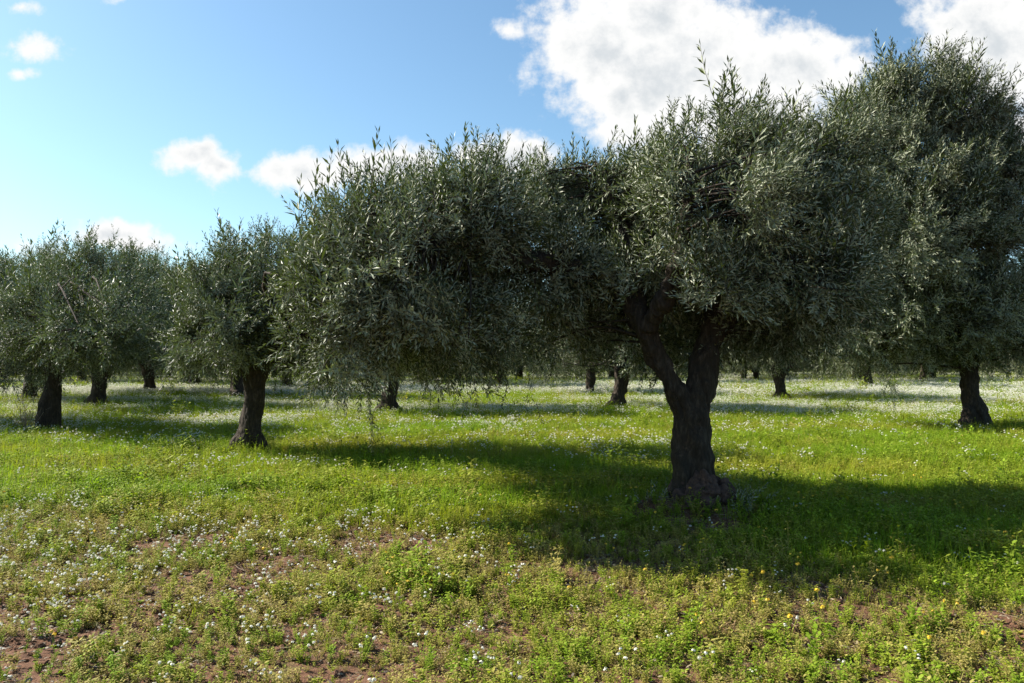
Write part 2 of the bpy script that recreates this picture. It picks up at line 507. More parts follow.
def build_world():
    w = bpy.data.worlds.new('World'); S.world = w; w.use_nodes = True
    nt = w.node_tree; bg = nt.nodes['Background']
    sky = nd(nt, 'ShaderNodeTexSky', sky_type='NISHITA'); sky.sun_disc = False
    sky.sun_elevation = SUN_EL
    sky.sun_rotation = math.atan2(-SUN_AZ_DIR[0], -SUN_AZ_DIR[1])
    sky.air_density = 1.0; sky.dust_density = 0.9; sky.ozone_density = 1.3
    tc = nd(nt, 'ShaderNodeTexCoord')
    sp = nd(nt, 'ShaderNodeSeparateXYZ'); nt.links.new(tc.outputs['Generated'], sp.inputs[0])
    X, Y, Z = sp.outputs
    yc = math_(nt, 'MAXIMUM', Y, 0.08)
    U = math_(nt, 'DIVIDE', X, yc); V = math_(nt, 'DIVIDE', Z, yc)
    cv = nd(nt, 'ShaderNodeCombineXYZ'); nt.links.new(U, cv.inputs[0]); nt.links.new(V, cv.inputs[1])
    # banks of cloud: centre, half-size (tangents of the angles), weight
    banks = [(600, 45, 85, 95, 1.0), (680, 80, 120, 105, 1.1), (800, 70, 95, 60, 1.0), (745, 120, 140, 60, 0.9), (630, 95, 55, 60, .9),
             (1000, 40, 92, 95, 1.1), (1040, 120, 70, 60, 1.0), (650, 5, 100, 55, 1.0), (960, 20, 36, 32, .8),
             (192, 156, 48, 22, 0.85), (226, 168, 38, 24, .85), (305, 174, 58, 28, 0.95), (360, 168, 66, 28, 0.95), (400, 165, 55, 28, .9), (510, 160, 60, 34, 1.0), (470, 152, 30, 18, .6),
             (112, 231, 52, 20, 0.85), (135, 240, 40, 12, .7), (26, 44, 30, 16, 0.45), (18, 70, 18, 8, 0.4), (508, 24, 22, 16, 0.42), (25, 2, 22, 8, .4), (118, 0, 14, 6, .35),
             (60, 248, 40, 10, .3), (210, 245, 50, 9, .3),  (1250, 60, 120, 90, 1.0), (1450, 180, 200, 70, 1.0)]
    def field(vec):
        best = None
        wn = noise(nt, 7.0, 3, 0.5, vec)
        wv = nd(nt, 'ShaderNodeVectorMath', operation='MULTIPLY_ADD')
        nt.links.new(wn.outputs['Color'], wv.inputs[0]); wv.inputs[1].default_value = (0.07, 0.05, 0); nt.links.new(vec, wv.inputs[2])
        sub = nd(nt, 'ShaderNodeVectorMath', operation='SUBTRACT'); nt.links.new(wv.outputs[0], sub.inputs[0]); sub.inputs[1].default_value = (0.035, 0.025, 0)
        vw = sub.outputs[0]
        for (px, py, rx, ry, a) in banks:
            mp = nd(nt, 'ShaderNodeMapping')
            u0, v0 = (px - CX) / F, (HY - py) / F
            mp.inputs['Scale'].default_value = (F / rx, F / ry, 0)
            mp.inputs['Location'].default_value = (-u0 * F / rx, -v0 * F / ry, 0)
            nt.links.new(vw, mp.inputs['Vector'])
            ln = nd(nt, 'ShaderNodeVectorMath', operation='LENGTH'); nt.links.new(mp.outputs[0], ln.inputs[0])
            h = math_(nt, 'MULTIPLY', math_(nt, 'SUBTRACT', 1.0, ln.outputs['Value']), a)
            best = h if best is None else math_(nt, 'MAXIMUM', best, h)
        f2 = noise(nt, 38.0, 6, 0.62, vec)
        best = math_(nt, 'ADD', best, math_(nt, 'MULTIPLY', math_(nt, 'SUBTRACT', f2.outputs['Fac'], 0.5), 0.9))
        fn = noise(nt, 11.0, 7, 0.6, vec)
        return math_(nt, 'ADD', best, math_(nt, 'MULTIPLY', math_(nt, 'SUBTRACT', fn.outputs['Fac'], 0.5), 1.6))
    dens = field(cv.outputs[0])
    cov = nd(nt, 'ShaderNodeMapRange', interpolation_type='SMOOTHSTEP'); nt.links.new(dens, cov.inputs[0])
    cov.inputs[1].default_value = -0.02; cov.inputs[2].default_value = 0.50
    front = math_(nt, 'GREATER_THAN', Y, 0.1)
    cover = math_(nt, 'MULTIPLY', cov.outputs[0], front)
    # thick parts are greyer, edges are white
    gn = noise(nt, 6.0, 5, 0.55, cv.outputs[0])
    th = nd(nt, 'ShaderNodeMapRange', interpolation_type='SMOOTHSTEP'); nt.links.new(math_(nt, 'ADD', dens, math_(nt, 'MULTIPLY', gn.outputs['Fac'], 0.9)), th.inputs[0])
    th.inputs[1].default_value = 0.95; th.inputs[2].default_value = 1.6
    cc = mixc(nt, th.outputs[0], CLOUD_W, CLOUD_G)
    skyc = mixc(nt, 1.0, sky.outputs[0], SKY_TINT, 'MULTIPLY')
    c = mixc(nt, cover, skyc, cc)
    nt.links.new(c, bg.inputs['Color']); bg.inputs['Strength'].default_value = SKY_STR
SKY_STR = 0.067
SKY_TINT = (0.84, 1.04, 1.08)
CLOUD_W = (5.9, 5.9, 5.85); CLOUD_G = (4.1, 4.35, 4.55)
build_world()
S.view_settings.view_transform = 'Standard'; S.view_settings.look = 'None'
S.view_settings.exposure = 1.36; S.view_settings.gamma = 1.0
S.cycles.max_bounces = 6; S.cycles.diffuse_bounces = 3; S.cycles.glossy_bounces = 2; S.cycles.transmission_bounces = 3
S.cycles.use_denoising = True

# ------------------------------------------------------------------ where the trees stand
B_MAIN = np.array([1.94, 8.48, 0.0])
MOUNDS.append((1.92, 8.1, 0.55, 0.15)); MOUNDS.append((1.47, 8.2, 0.35, 0.12)); MOUNDS.append((2.4, 8.25, 0.4, 0.08))
def base_at(px, py):
    y = CAMH * F / (py - HY)
    return np.array([(px - CX) / F * y, y, 0.0])

# ---- the big forked tree in the foreground
b = B_MAIN; Y = 8.48
r_main = thing('olive_tree', b, 'large forked olive tree in the foreground with a wide crown and a knobbly root base', 'olive tree')
main_limbs = [
    [[0.02, 0, -0.15, .21], rel(b, 698, 505, Y, .18), rel(b, 695, 475, Y, .165), rel(b, 692, 440, Y, .165), rel(b, 692, 415, Y, .155), rel(b, 700, 390, Y + .05, .145), rel(b, 705, 360, Y + .1, .145), rel(b, 712, 330, Y + .15, .135), rel(b, 724, 290, Y + .2, .12), rel(b, 735, 230, Y + .2, .08), rel(b, 735, 160, Y + .2, .04)],
    [rel(b, 690, 430, Y, .125), rel(b, 682, 405, Y, .125), rel(b, 668, 380, Y - .05, .115), rel(b, 654, 352, Y - .08, .108), rel(b, 643, 325, Y - .1, .105), rel(b, 615, 285, Y + .1, .10), rel(b, 540, 262, Y - .2, .085), rel(b, 460, 250, Y - .6, .07), rel(b, 400, 230, Y - .8, .05), rel(b, 370, 200, Y - .8, .03)],
    [rel(b, 643, 325, Y - .1, .10), rel(b, 640, 280, Y + .1, .085), rel(b, 620, 220, Y + .4, .06), rel(b, 600, 165, Y + .5, .03)],
    [rel(b, 712, 335, Y + .15, .11), rel(b, 745, 300, Y + .1, .09), rel(b, 785, 250, Y + .1, .06), rel(b, 800, 180, Y + .2, .03)],
    [rel(b, 645, 335, Y - .1, .08), rel(b, 670, 290, Y - .5, .07), rel(b, 685, 220, Y - .6, .05), rel(b, 690, 150, Y - .5, .025)],
    [rel(b, 690, 430, Y - .02, .09), rel(b, 684, 470, Y - .1, .085), rel(b, 678, 500, Y - .16, .10), rel(b, 664, 522, Y - .25, .06)],
    [rel(b, 694, 430, Y - .12, .09), rel(b, 699, 470, Y - .12, .095), rel(b, 703, 505, Y - .2, .11), rel(b, 706, 530, Y - .36, .09)],
    [rel(b, 700, 450, Y, .09), rel(b, 706, 480, Y, .085), rel(b, 713, 505, Y - .05, .085), rel(b, 726, 520, Y - .08, .05)]]
main_lobes = [
    lobe(b, 414, 282, 7.9, 96, 86, 1.4, 1.2), lobe(b, 432, 230, 8.0, 60, 46, 1.0), lobe(b, 345, 335, 7.7, 50, 58, .8), lobe(b, 440, 330, 8.0, 85, 45, 1.2),
    lobe(b, 330, 288, 7.8, 38, 42, .7), lobe(b, 480, 230, 8.4, 55, 70, 1.0), lobe(b, 400, 290, 9.6, 80, 80, 1.0), 
    lobe(b, 585, 250, 9.6, 80, 80, 1.0), lobe(b, 598, 188, 9.6, 42, 38, .5), lobe(b, 560, 320, 9.4, 75, 42, .9), lobe(b, 560, 268, 8.5, 55, 45, .6), lobe(b, 540, 215, 9.6, 40, 45, .6),
    lobe(b, 705, 215, 8.4, 88, 88, 1.5, 1.3), lobe(b, 735, 150, 8.8, 42, 44, .55), lobe(b, 690, 150, 8.7, 36, 36, .5), lobe(b, 800, 192, 9.0, 52, 78, .9), lobe(b, 785, 285, 8.7, 72, 64, 1.5),
    lobe(b, 645, 270, 8.5, 50, 48, .6), lobe(b, 652, 300, 7.8, 44, 30, .5), lobe(b, 705, 295, 7.7, 52, 32, .55), lobe(b, 672, 258, 7.7, 36, 34, .4), lobe(b, 840, 150, 9.6, 36, 48, .6), lobe(b, 755, 325, 9.3, 75, 34, .9), lobe(b, 690, 325, 9.9, 60, 40, .6), lobe(b, 835, 240, 9.6, 45, 90, .8), lobe(b, 648, 200, 8.9, 45, 45, .5)]
burl = []
pos_main = olive(r_main, main_limbs, main_lobes, 3300, 5, T_NEAR, voxel=0.02, per=8, ridge=0.032, scale=1.0, upright=0.65, frac=0.4, most=700, gap=0.42)
# knobbly foot of the trunk
rg = np.random.default_rng(8)
bl = []
for k in range(130):
    a = rg.uniform(math.pi * 0.98, math.pi * 2.02); rr = rg.uniform(0.12, 0.42)
    bl.append((0.05 + math.cos(a) * rr * 0.85, -0.06 + math.sin(a) * rr * 1.15, 0.36 - rr * 0.72 + rg.uniform(-.06, .12), 0.025 + 0.075 * rg.random() ** 2))
o = wood('root_burl', [[[0.0, -.05, -.1, .2], [0.0, -.1, .12, .16]]], None, 0.012, 0.02, 77, mat=M_BURL, blobs=bl, smooth=3, grit=0.10); o.parent = r_main; o.name = 'root_burl'
def shoots_obj(name, root, pos, dirs, scl, seed, tmpl=T_NEAR):
    v, t, mi = place_shoots(tmpl, np.asarray(pos, float), np.asarray(dirs, float), np.asarray(scl, float), np.random.default_rng(seed))
    return link(name, mesh_from(name, v, t, [M_LEAF, M_BARK, M_FRUIT], mi), root)
# suckers at the foot
for k, (sx, sy) in enumerate(((0.52, -0.20), (-0.45, -0.30), (0.35, -.45))):
    n = 16
    p = np.array([sx, sy, 0.05]) + rg.normal(0, 0.07, (n, 3)) * np.array([1, 1, .3]); dd = np.array([0.1, 0, 1.0]) + rg.normal(0, .45, (n, 3))
    shoots_obj('sucker', r_main, p, dd, rg.uniform(.4, .75, n), 70 + k)
# long twigs hanging out of the crown's underside
def hang(px, py0, py1, y, n, seed):
    g = np.random.default_rng(seed)
    a, e = P(px, py0, y) - b, P(px + g.uniform(-8, 8), py1, y) - b
    t = np.linspace(0, .85, n)[:, None]
    p = a + (e - a) * t + g.normal(0, .025, (n, 3))
    return p, np.array([0, 0, -1.0]) + g.normal(0, .28, (n, 3)), g.uniform(.6, .9, n)
for k, (px, a, e, y, n) in enumerate(((474, 345, 392, 7.4, 4), (535, 345, 408, 8.2, 5), (366, 372, 420, 7.5, 7), (343, 365, 402, 7.6, 7), (425, 350, 384, 7.8, 6), (505, 350, 384, 8.2, 5))):
    p, dd, s = hang(px, a, e, y, n, 300 + k); shoots_obj('hanging_twig', r_main, p, dd, s, 310 + k)

# ---- left tree with the thick straight trunk
b = base_at(247, 455); Y = b[1]
r = thing('olive_tree', b, 'olive tree with thick straight dark trunk flaring at the root, left of the foreground tree', 'olive tree')
limbs = [[[0, 0, -.15, .26], rel(b, 246, 447, Y, .23), rel(b, 250, 425, Y, .185), rel(b, 254, 400, Y, .175), rel(b, 254, 380, Y, .19), rel(b, 247, 362, Y, .15), rel(b, 238, 335, Y, .10), rel(b, 225, 300, Y, .05)],
         [rel(b, 254, 392, Y, .14), rel(b, 260, 372, Y, .14), rel(b, 268, 355, Y, .12), rel(b, 278, 335, Y, .10), rel(b, 290, 300, Y + .2, .06), rel(b, 300, 260, Y + .2, .03)],
         [rel(b, 252, 380, Y, .12), rel(b, 252, 350, Y + .2, .10), rel(b, 255, 310, Y + .4, .07), rel(b, 250, 265, Y + .4, .03)],
         [rel(b, 250, 425, Y - .05, .10), rel(b, 238, 442, Y - .1, .12), rel(b, 228, 452, Y - .15, .07)],
         [rel(b, 254, 425, Y - .05, .09), rel(b, 262, 445, Y - .1, .10), rel(b, 272, 452, Y - .1, .05)]]
lobes = [lobe(b, 235, 300, Y, 50, 50, 1.0), lobe(b, 250, 265, Y + .3, 38, 28, .6), lobe(b, 205, 310, Y, 34, 50, .8), lobe(b, 275, 300, Y + .3, 45, 45, .9), lobe(b, 290, 345, Y + .4, 40, 28, .7), lobe(b, 215, 345, Y, 40, 26, .8),
         lobe(b, 320, 320, Y + .6, 40, 45, .9), lobe(b, 370, 300, Y + .9, 60, 62, 1.2), lobe(b, 345, 300, Y - 1.2, 52, 55, 1.1), lobe(b, 385, 285, Y - 2.4, 60, 60, 1.1), lobe(b, 440, 280, Y - 2.2, 55, 55, 1.0), lobe(b, 225, 325, Y - 1.0, 45, 34, .8), lobe(b, 425, 290, Y + .9, 55, 60, 1.1), lobe(b, 345, 270, Y + .9, 50, 40, 1.0), lobe(b, 240, 340, Y - .7, 40, 22, .5), lobe(b, 285, 250, Y + .6, 26, 26, .6)]
olive(r, limbs, lobes, 1700, 21, T_NEAR, voxel=0.025, per=8, scale=1.1, ridge=0.02, upright=.7, gap=.38)

# ---- far left tree with the stepped wide foot
b = base_at(49, 431); Y = b[1]
r = thing('olive_tree', b, 'olive tree with a broad stepped trunk foot at the left edge, dry twigs beside it', 'olive tree')
limbs = [[[0, 0, -.15, .36], rel(b, 49, 430, Y, .31), rel(b, 49, 418, Y, .25), rel(b, 51, 405, Y, .20), rel(b, 53, 390, Y, .17), rel(b, 54, 372, Y, .15), rel(b, 45, 345, Y, .10), rel(b, 40, 305, Y, .05)],
         [rel(b, 53, 390, Y, .13), rel(b, 60, 365, Y, .12), rel(b, 78, 335, Y, .09), rel(b, 90, 290, Y, .05)],
         [rel(b, 54, 380, Y, .10), rel(b, 66, 345, Y + .4, .08), rel(b, 70, 290, Y + .5, .04)]]
lobes = [lobe(b, 75, 310, Y, 50, 48, 1.2), lobe(b, 95, 270, Y, 36, 24, .7), lobe(b, 50, 290, Y, 36, 30, .8), lobe(b, 35, 340, Y, 34, 34, .9), lobe(b, 105, 340, Y, 34, 34, .9), lobe(b, 65, 350, Y - .8, 45, 24, .6), lobe(b, 120, 295, Y + .3, 30, 34, .8), lobe(b, 130, 330, Y + .2, 36, 36, 1.0), lobe(b, 70, 325, Y - 1.8, 45, 40, 1.0), lobe(b, 95, 330, Y - 3.0, 40, 34, 1.0), lobe(b, 115, 325, Y - 1.6, 36, 38, 1.0), lobe(b, 30, 320, Y - 1.5, 36, 36, 1.0)]
olive(r, limbs, lobes, 900, 31, T_MID, voxel=0.03, per=8, scale=1.05, ridge=0.025, upright=.8, gap=.38)

# ---- tall tree at the right
b = base_at(974, 429); Y = b[1]
r = thing('olive_tree', b, 'tall dense olive tree at the right edge, crown higher than all others, gnarled trunk', 'olive tree')
limbs = [[[0, 0, -.15, .36], rel(b, 976, 428, Y, .33), rel(b, 974, 412, Y, .27), rel(b, 970, 400, Y, .19), rel(b, 968, 385, Y, .18), rel(b, 968, 365, Y, .18), rel(b, 960, 330, Y, .15), rel(b, 945, 260, Y, .11), rel(b, 940, 170, Y, .07), rel(b, 945, 100, Y, .03)],
         [rel(b, 968, 372, Y, .13), rel(b, 985, 330, Y, .12), rel(b, 1000, 270, Y, .09), rel(b, 1005, 190, Y, .05)],
         [rel(b, 966, 360, Y, .12), rel(b, 935, 320, Y - .3, .11), rel(b, 900, 270, Y - .3, .08), rel(b, 880, 200, Y - .3, .05)],
         [rel(b, 974, 412, Y, .15), rel(b, 982, 424, Y - .1, .17), rel(b, 990, 431, Y - .2, .10)],
         [rel(b, 970, 410, Y - .1, .15), rel(b, 964, 422, Y - .2, .14), rel(b, 962, 431, Y - .2, .09)]]
lobes = [lobe(b, 930, 172, Y, 75, 85, 1.8), lobe(b, 912, 104, Y, 40, 38, .9), lobe(b, 966, 112, Y, 40, 46, .9), lobe(b, 890, 250, Y - .3, 70, 85, 1.7), lobe(b, 990, 235, Y, 72, 95, 1.8),
         lobe(b, 930, 315, Y, 95, 52, 1.7), lobe(b, 868, 150, Y, 45, 62, 1.0), lobe(b, 1008, 165, Y, 34, 62, 1.0), lobe(b, 893, 92, Y, 18, 30, .5), lobe(b, 945, 84, Y, 18, 28, .5), lobe(b, 860, 325, Y, 60, 45, 1.3), lobe(b, 1010, 325, Y, 60, 45, 1.3), lobe(b, 930, 240, Y - 1.2, 70, 70, .9)]
olive(r, limbs, lobes, 2500, 41, T_NEAR, voxel=0.03, per=8, scale=1.4, ridge=0.03, upright=1.7, gap=.34, most=500)
p_h = P(888, 375, Y - 1.5) - b
g = np.random.default_rng(5); n = 14
shoots_obj('hanging_twig', r, p_h + np.stack([g.normal(0, .08, n), g.normal(0, .08, n), np.linspace(.2, -.35, n)], 1), np.array([0, 0, -1.]) + g.normal(0, .3, (n, 3)), g.uniform(.8, 1.1, n), 9)

# ---- further trees: four grown kinds, then copies
def generic(kind, seed):
    g = np.random.default_rng(seed)
    lean = g.uniform(-.15, .15)
    h = g.uniform(.7, 1.2)
    limbs = [[[0, 0, -.12, .33], [0, 0, .05, .25], [lean * .25, 0, .40, .185], [lean, .05, h, .17], [lean - .35, .1, h + .7, .12], [lean - .6, .1, h + 1.5, .06], [lean - .7, .2, h + 2.2, .03]],
             [[lean, .05, h - .15, .16], [lean + .38, -.1, h + .4, .12], [lean + .8, -.1, h + 1.2, .07], [lean + .9, 0, h + 2.0, .03]],
             [[lean, .05, h - .1, .12], [lean + .1, .5, h + .6, .10], [lean + .1, .9, h + 1.4, .06]],
             [[.02, 0, .4, .1], [-.22, -.1, .12, .12], [-.36, -.2, -.05, .07]], [[.02, 0, .4, .1], [.24, -.08, .12, .11], [.4, -.1, -.05, .06]]]
    lobes = []
    for k in range(9):
        a = k * 2.4 + g.uniform(-.3, .3); rr = g.uniform(.9, 1.8)
        lobes.append((lean + math.cos(a) * rr, math.sin(a) * rr, g.uniform(1.75, 3.3), g.uniform(.85, 1.2), g.uniform(.85, 1.2), g.uniform(.75, 1.1)))
    lobes += [(lean, 0, 3.5, .9, .9, .75), (lean + .4, .2, 3.9, .6, .6, .5), (lean - .7, -.2, 3.7, .6, .6, .6)]
    for k in range(4):
        a = k * 1.57 + g.uniform(-.4, .4); lobes.append((lean + math.cos(a) * 1.8, math.sin(a) * 1.8, g.uniform(1.4, 1.7), .8, .8, .5))
    return limbs, lobes
KINDS = []
def make_kind(k, root, far=False):
    limbs, lobes = generic(k, 500 + k)
    if far: lobes += [(math.cos(a) * 1.7, math.sin(a) * 1.7, 1.05, .9, .9, .6) for a in (.4, 1.9, 3.3, 4.9)]
    olive(root, limbs, lobes, 760 if not far else 560, 600 + k, T_FAR if far else T_MID, voxel=None if far else 0.05, per=7 if not far else 5, scale=1.1, ridge=0.03 if not far else .0, upright=.9, gap=.36, most=120)

def copy_tree(src, loc, rz, sc, label, group=None):
    c = src.copy(); COL.objects.link(c); c.location = loc; c.rotation_euler = (0, 0, rz); c.scale = sc
    c['label'] = label
    if group: c['group'] = group
    elif 'group' in c: del c['group']
    for ch in src.children:
        k = ch.copy(); COL.objects.link(k); k.parent = c
    return c

MIDS = [  # px, py of the foot, size, label
    (389, 414, 1.12, 'olive tree with a slim trunk standing under the left end of the foreground crown'),
    (616, 412, 1.05, 'olive tree with a slightly curved trunk just left of the forked foreground trunk'),
    (781, 401, 1.10, 'olive tree behind, right of the forked foreground trunk, its own trunk widening upwards'),
    (99, 409, 1.22, 'olive tree with reddish dark trunk behind and right of the stepped trunk'),
    (590, 396, 1.0, 'smaller olive trunk further back, left of the curved trunk, flaring at the ground'),
    (236, 399, 1.3, 'olive tree half hidden behind the thick straight trunk on the left'),
    (150, 395, 1.35, 'olive tree with a short trunk in the white flowers between the two left trunks'),
    (499, 390, 0.95, 'small olive trunk standing alone far behind the hanging twigs at mid picture'),
    (868, 390, 1.0, 'olive tree with low skirts behind the tall right tree, left of its trunk'),
    (922, 384, 1.0, 'distant olive tree seen just left of the tall right tree trunk'),
    (288, 391, 1.3, 'olive tree far back in the gap right of the thick straight left trunk'),
    (420, 388, 0.9, 'distant olive tree with low foliage right of the slim trunk under the foreground crown'),
    (-30, 425, 1.02, 'olive tree mostly cut off by the left picture edge, only its right side in view'),
    (30, 402, 1.25, 'olive tree further back between the left edge and the stepped trunk'),
    (743, 384, .9, 'thin distant olive trunk, left one of a close pair behind the forked tree'),
    (756, 384, .95, 'thin distant olive trunk, right one of a close pair behind the forked tree'),
    (195, 388, 1.4, 'distant olive tree with a low wide crown between the two left trunks'),
    (1075, 412, 1.1, 'olive tree cut off by the right picture edge, only foliage in view'),
]
RG = np.random.default_rng(77)
taken = []
for k, (px, py, sc, lab) in enumerate(MIDS):
    bb = base_at(px, py); bb[2] = gz(bb[0], bb[1])
    taken.append(bb[:2])
    if k < 4:
        r = thing('olive_tree', bb, lab, 'olive tree'); make_kind(k, r); KINDS.append(r); r.scale = (sc, sc, sc)
    else:
        copy_tree(KINDS[k % 4], bb, RG.uniform(0, 6.28), (sc, sc, sc * RG.uniform(.95, 1.1)), lab)
FAR_LABEL = 'olive tree in the dense far rows that close the back of the grove'
FAR = []
taken = [np.array(B_MAIN[:2])] + taken
yy = 46.0; row = 0
while yy < 118:
    half = yy * 0.80; xs = np.arange(-half, half, 5.2 + yy * .012) + (row % 2) * 3.3
    for x in xs:
        q = np.array([x + RG.normal(0, .7), yy + RG.normal(0, .8)])
        if min(np.linalg.norm(q - t) for t in taken) < 4.3: continue
        taken.append(q)
        loc = (q[0], q[1], gz(q[0], q[1])); s = RG.uniform(.95, 1.3)
        if len(FAR) < 3:
            r = thing('olive_tree', loc, FAR_LABEL, 'olive tree', 'olive trees of the far rows'); make_kind(10 + len(FAR), r, True); FAR.append(r); r.scale = (s, s, s)
        else:
            copy_tree(FAR[RG.integers(0, 3)], loc, RG.uniform(0, 6.28), (s, s, s), FAR_LABEL, 'olive trees of the far rows')
    yy += 8.5; row += 1

# ------------------------------------------------------------------ ground sheet
def axis(lo, hi, step, far, grow=1.22):
    a = list(np.arange(lo, hi + 1e-6, step)); s = step
    up = []; v = a[-1]
    while v < far: s *= grow; v += s; up.append(v)
    dn = []; v = a[0]; s = step
    while v > -far: s *= grow; v -= s; dn.append(v)
    return np.array(dn[::-1] + a + up)
gx = axis(-9, 9, 0.055, 1800); gy = axis(2.6, 14, 0.05, 1800)
XX, YY = np.meshgrid(gx, gy); XX = XX.ravel(); YY = YY.ravel()
ZZ = ground_z(XX, YY); nx, ny = len(gx), len(gy)
ii = (np.arange(ny - 1)[:, None] * nx + np.arange(nx - 1)[None]).ravel()
quads = np.stack([ii, ii + 1, ii + nx + 1, ii + nx], 1)
g_o = link('ground', mesh_from('ground', np.stack([XX, YY, ZZ], 1), np.zeros((0, 3)), [M_SOIL], None, True, quads))
tag(g_o, 'reddish brown soil of the olive grove under grass and weeds', None, None, 'structure')

# ------------------------------------------------------------------ small plants
def blade(b, rng, base, az, L, w, lean, mi=0):
    d_ = np.array([math.cos(az), math.sin(az), 0]); s = np.array([-d_[1], d_[0], 0])
    p0 = base; p1 = base + np.array([0, 0, L * .55]) + d_ * L * lean * .3; p2 = base + np.array([0, 0, L * (.95 - lean * .3)]) + d_ * L * lean
    b.add([p0 - s * w / 2, p0 + s * w / 2, p1 - s * w * .4, p1 + s * w * .4, p2], [(0, 1, 3), (0, 3, 2), (2, 3, 4)], mi)
def leaflet(b, base, l, n, L, W, mi=0):
    l = l / np.linalg.norm(l); w = np.cross(l, n); w /= np.linalg.norm(w) + 1e-9; n = np.cross(w, l)
    a = base + l * L * .35 + n * .06 * L; c = base + l * L * .7 + n * .05 * L; T = base + l * L - n * .1 * L
    b.add([base, a + w * W * .5, a - w * W * .5, c + w * W * .42, c - w * W * .42, T], [(0, 2, 1), (1, 2, 4), (1, 4, 3), (3, 4, 5)], mi)
def grass_tuft(rng, n=11, h=.16):
    b = Bag()
    for k in range(n):
        p = np.append(rng.normal(0, .022, 2), -.01); blade(b, rng, p, rng.uniform(0, 6.28), h * rng.uniform(.5, 1.25), rng.uniform(.003, .0055), rng.uniform(.15, .8))
    return b
def weed(rng, h=.11, stems=5, pairs=5, leaf=.024):
    b = Bag()
    for s in range(stems):
        az = rng.uniform(0, 6.28); lean = rng.uniform(.1, .75); H = h * rng.uniform(.6, 1.3)
        d_ = np.array([math.cos(az) * lean, math.sin(az) * lean, 1.0])
        p0 = np.append(rng.normal(0, .012, 2), -.01)
        v, t = tube([[*p0, .0016], [*(p0 + d_ * H * .5), .0013], [*(p0 + d_ * H), .0006]], 3, False); b.add(v, t, 0)
        for i in range(pairs):
            q = p0 + d_ * H * (.2 + .8 * i / (pairs - 1)); ph = rng.uniform(0, 6.28)
            for k in (0, 1):
                a = ph + k * 3.14 + rng.normal(0, .3)
                l = np.array([math.cos(a), math.sin(a), rng.uniform(-.05, .8)])
                leaflet(b, q, l, np.array([0, 0, 1.0]), leaf * rng.uniform(.6, 1.25), leaf * .48)
    return b
def rosette(rng, n=9, L=.055):
    b = Bag()
    for k in range(n):
        a = k * 2.4 + rng.normal(0, .2); e = rng.uniform(.15, .9)
        leaflet(b, np.array([0, 0, .0]), np.array([math.cos(a), math.sin(a), e]), np.array([0, 0, 1.0]), L * rng.uniform(.6, 1.2), L * .42)
    return b
def flower(rng, h=.12, heads=3, R=.013, petals=8, yellow=False):
    b = Bag()
    for s in range(heads):
        az = rng.uniform(0, 6.28); lean = rng.uniform(.05, .5); H = h * rng.uniform(.75, 1.2)
        tip = np.array([math.cos(az) * lean * H, math.sin(az) * lean * H, H])
        v, t = tube([[0, 0, -.01, .0012], [*(tip * .6), .001], [*tip, .0008]], 3, False); b.add(v, t, 0)
        for k in range(3):
            a = rng.uniform(0, 6.28); leaflet(b, tip * rng.uniform(.15, .7), np.array([math.cos(a), math.sin(a), .5]), np.array([0, 0, 1.]), .022, .008)
        for k in range(petals):
            a = k * 2.4; el = rng.uniform(.0, 1.3); rr = R * rng.uniform(.6, 1.1)
            c = tip + np.array([math.cos(a) * math.cos(el), math.sin(a) * math.cos(el), math.sin(el) * .8]) * rr
            n = norm((c - tip)[None])[0]; t1 = norm(np.cross(n, [.3, .2, .9])[None])[0]; t2 = np.cross(n, t1); q = R * .55
            b.add([c + t1 * q, c + t2 * q, c - t1 * q, c - t2 * q], [(0, 1, 2), (0, 2, 3)], 1)
    return b
def coll(name, bags, mats):
    c = bpy.data.collections.new(name)
    for k, bg in enumerate(bags):
        o = bpy.data.objects.new('%s_%d' % (name, k), bg.mesh(name, mats)); c.objects.link(o)
    return c
rp = np.random.default_rng(4)
C_GRASS = coll('grass_tufts', [grass_tuft(rp, 12, .15), grass_tuft(rp, 9, .20), grass_tuft(rp, 14, .11), grass_tuft(rp, 8, .26)], [M_GRASS])
C_WEED = coll('weed_plants', [weed(rp), weed(rp, .15, 4, 6, .022), weed(rp, .08, 7, 4, .020), rosette(rp), rosette(rp, 7, .04), weed(rp, .13, 6, 6, .027)], [M_WEED])
M_WEED_Y = herb_material('yellowing_weed_leaf', (0.28, 0.255, 0.06), (0.38, 0.295, 0.11), 0.3)
M_WEED_B = herb_material('withered_leaf', (0.21, 0.15, 0.07), (0.30, 0.19, 0.105), 0.15)
def plants2(name, bags):
    c = bpy.data.collections.new(name)
    for k, (bg, m) in enumerate(bags):
        c.objects.link(bpy.data.objects.new('%s_%d' % (name, k), bg.mesh(name, [m])))
    return c
C_WEEDY = plants2('yellowing_weeds', [(weed(rp, .09, 6, 5, .020), M_WEED_Y), (weed(rp, .12, 5, 6, .019), M_WEED_Y), (weed(rp, .07, 8, 4, .017), M_WEED_Y), (rosette(rp, 9, .04), M_WEED_Y), (weed(rp, .06, 7, 4, .016), M_WEED_B), (rosette(rp, 11, .03), M_WEED_B), (weed(rp, .10, 6, 6, .022), M_WEED)])
C_WHITE = coll('white_flower_heads', [flower(rp), flower(rp, .15, 4, .012), flower(rp, .09, 2, .015), flower(rp, .13, 5, .010)], [M_WEED, M_PETAL])
C_YELLOW = coll('yellow_flower_heads', [flower(rp, .16, 2, .012, 8), flower(rp, .2, 1, .014, 9)], [M_WEED, M_YELLOW])

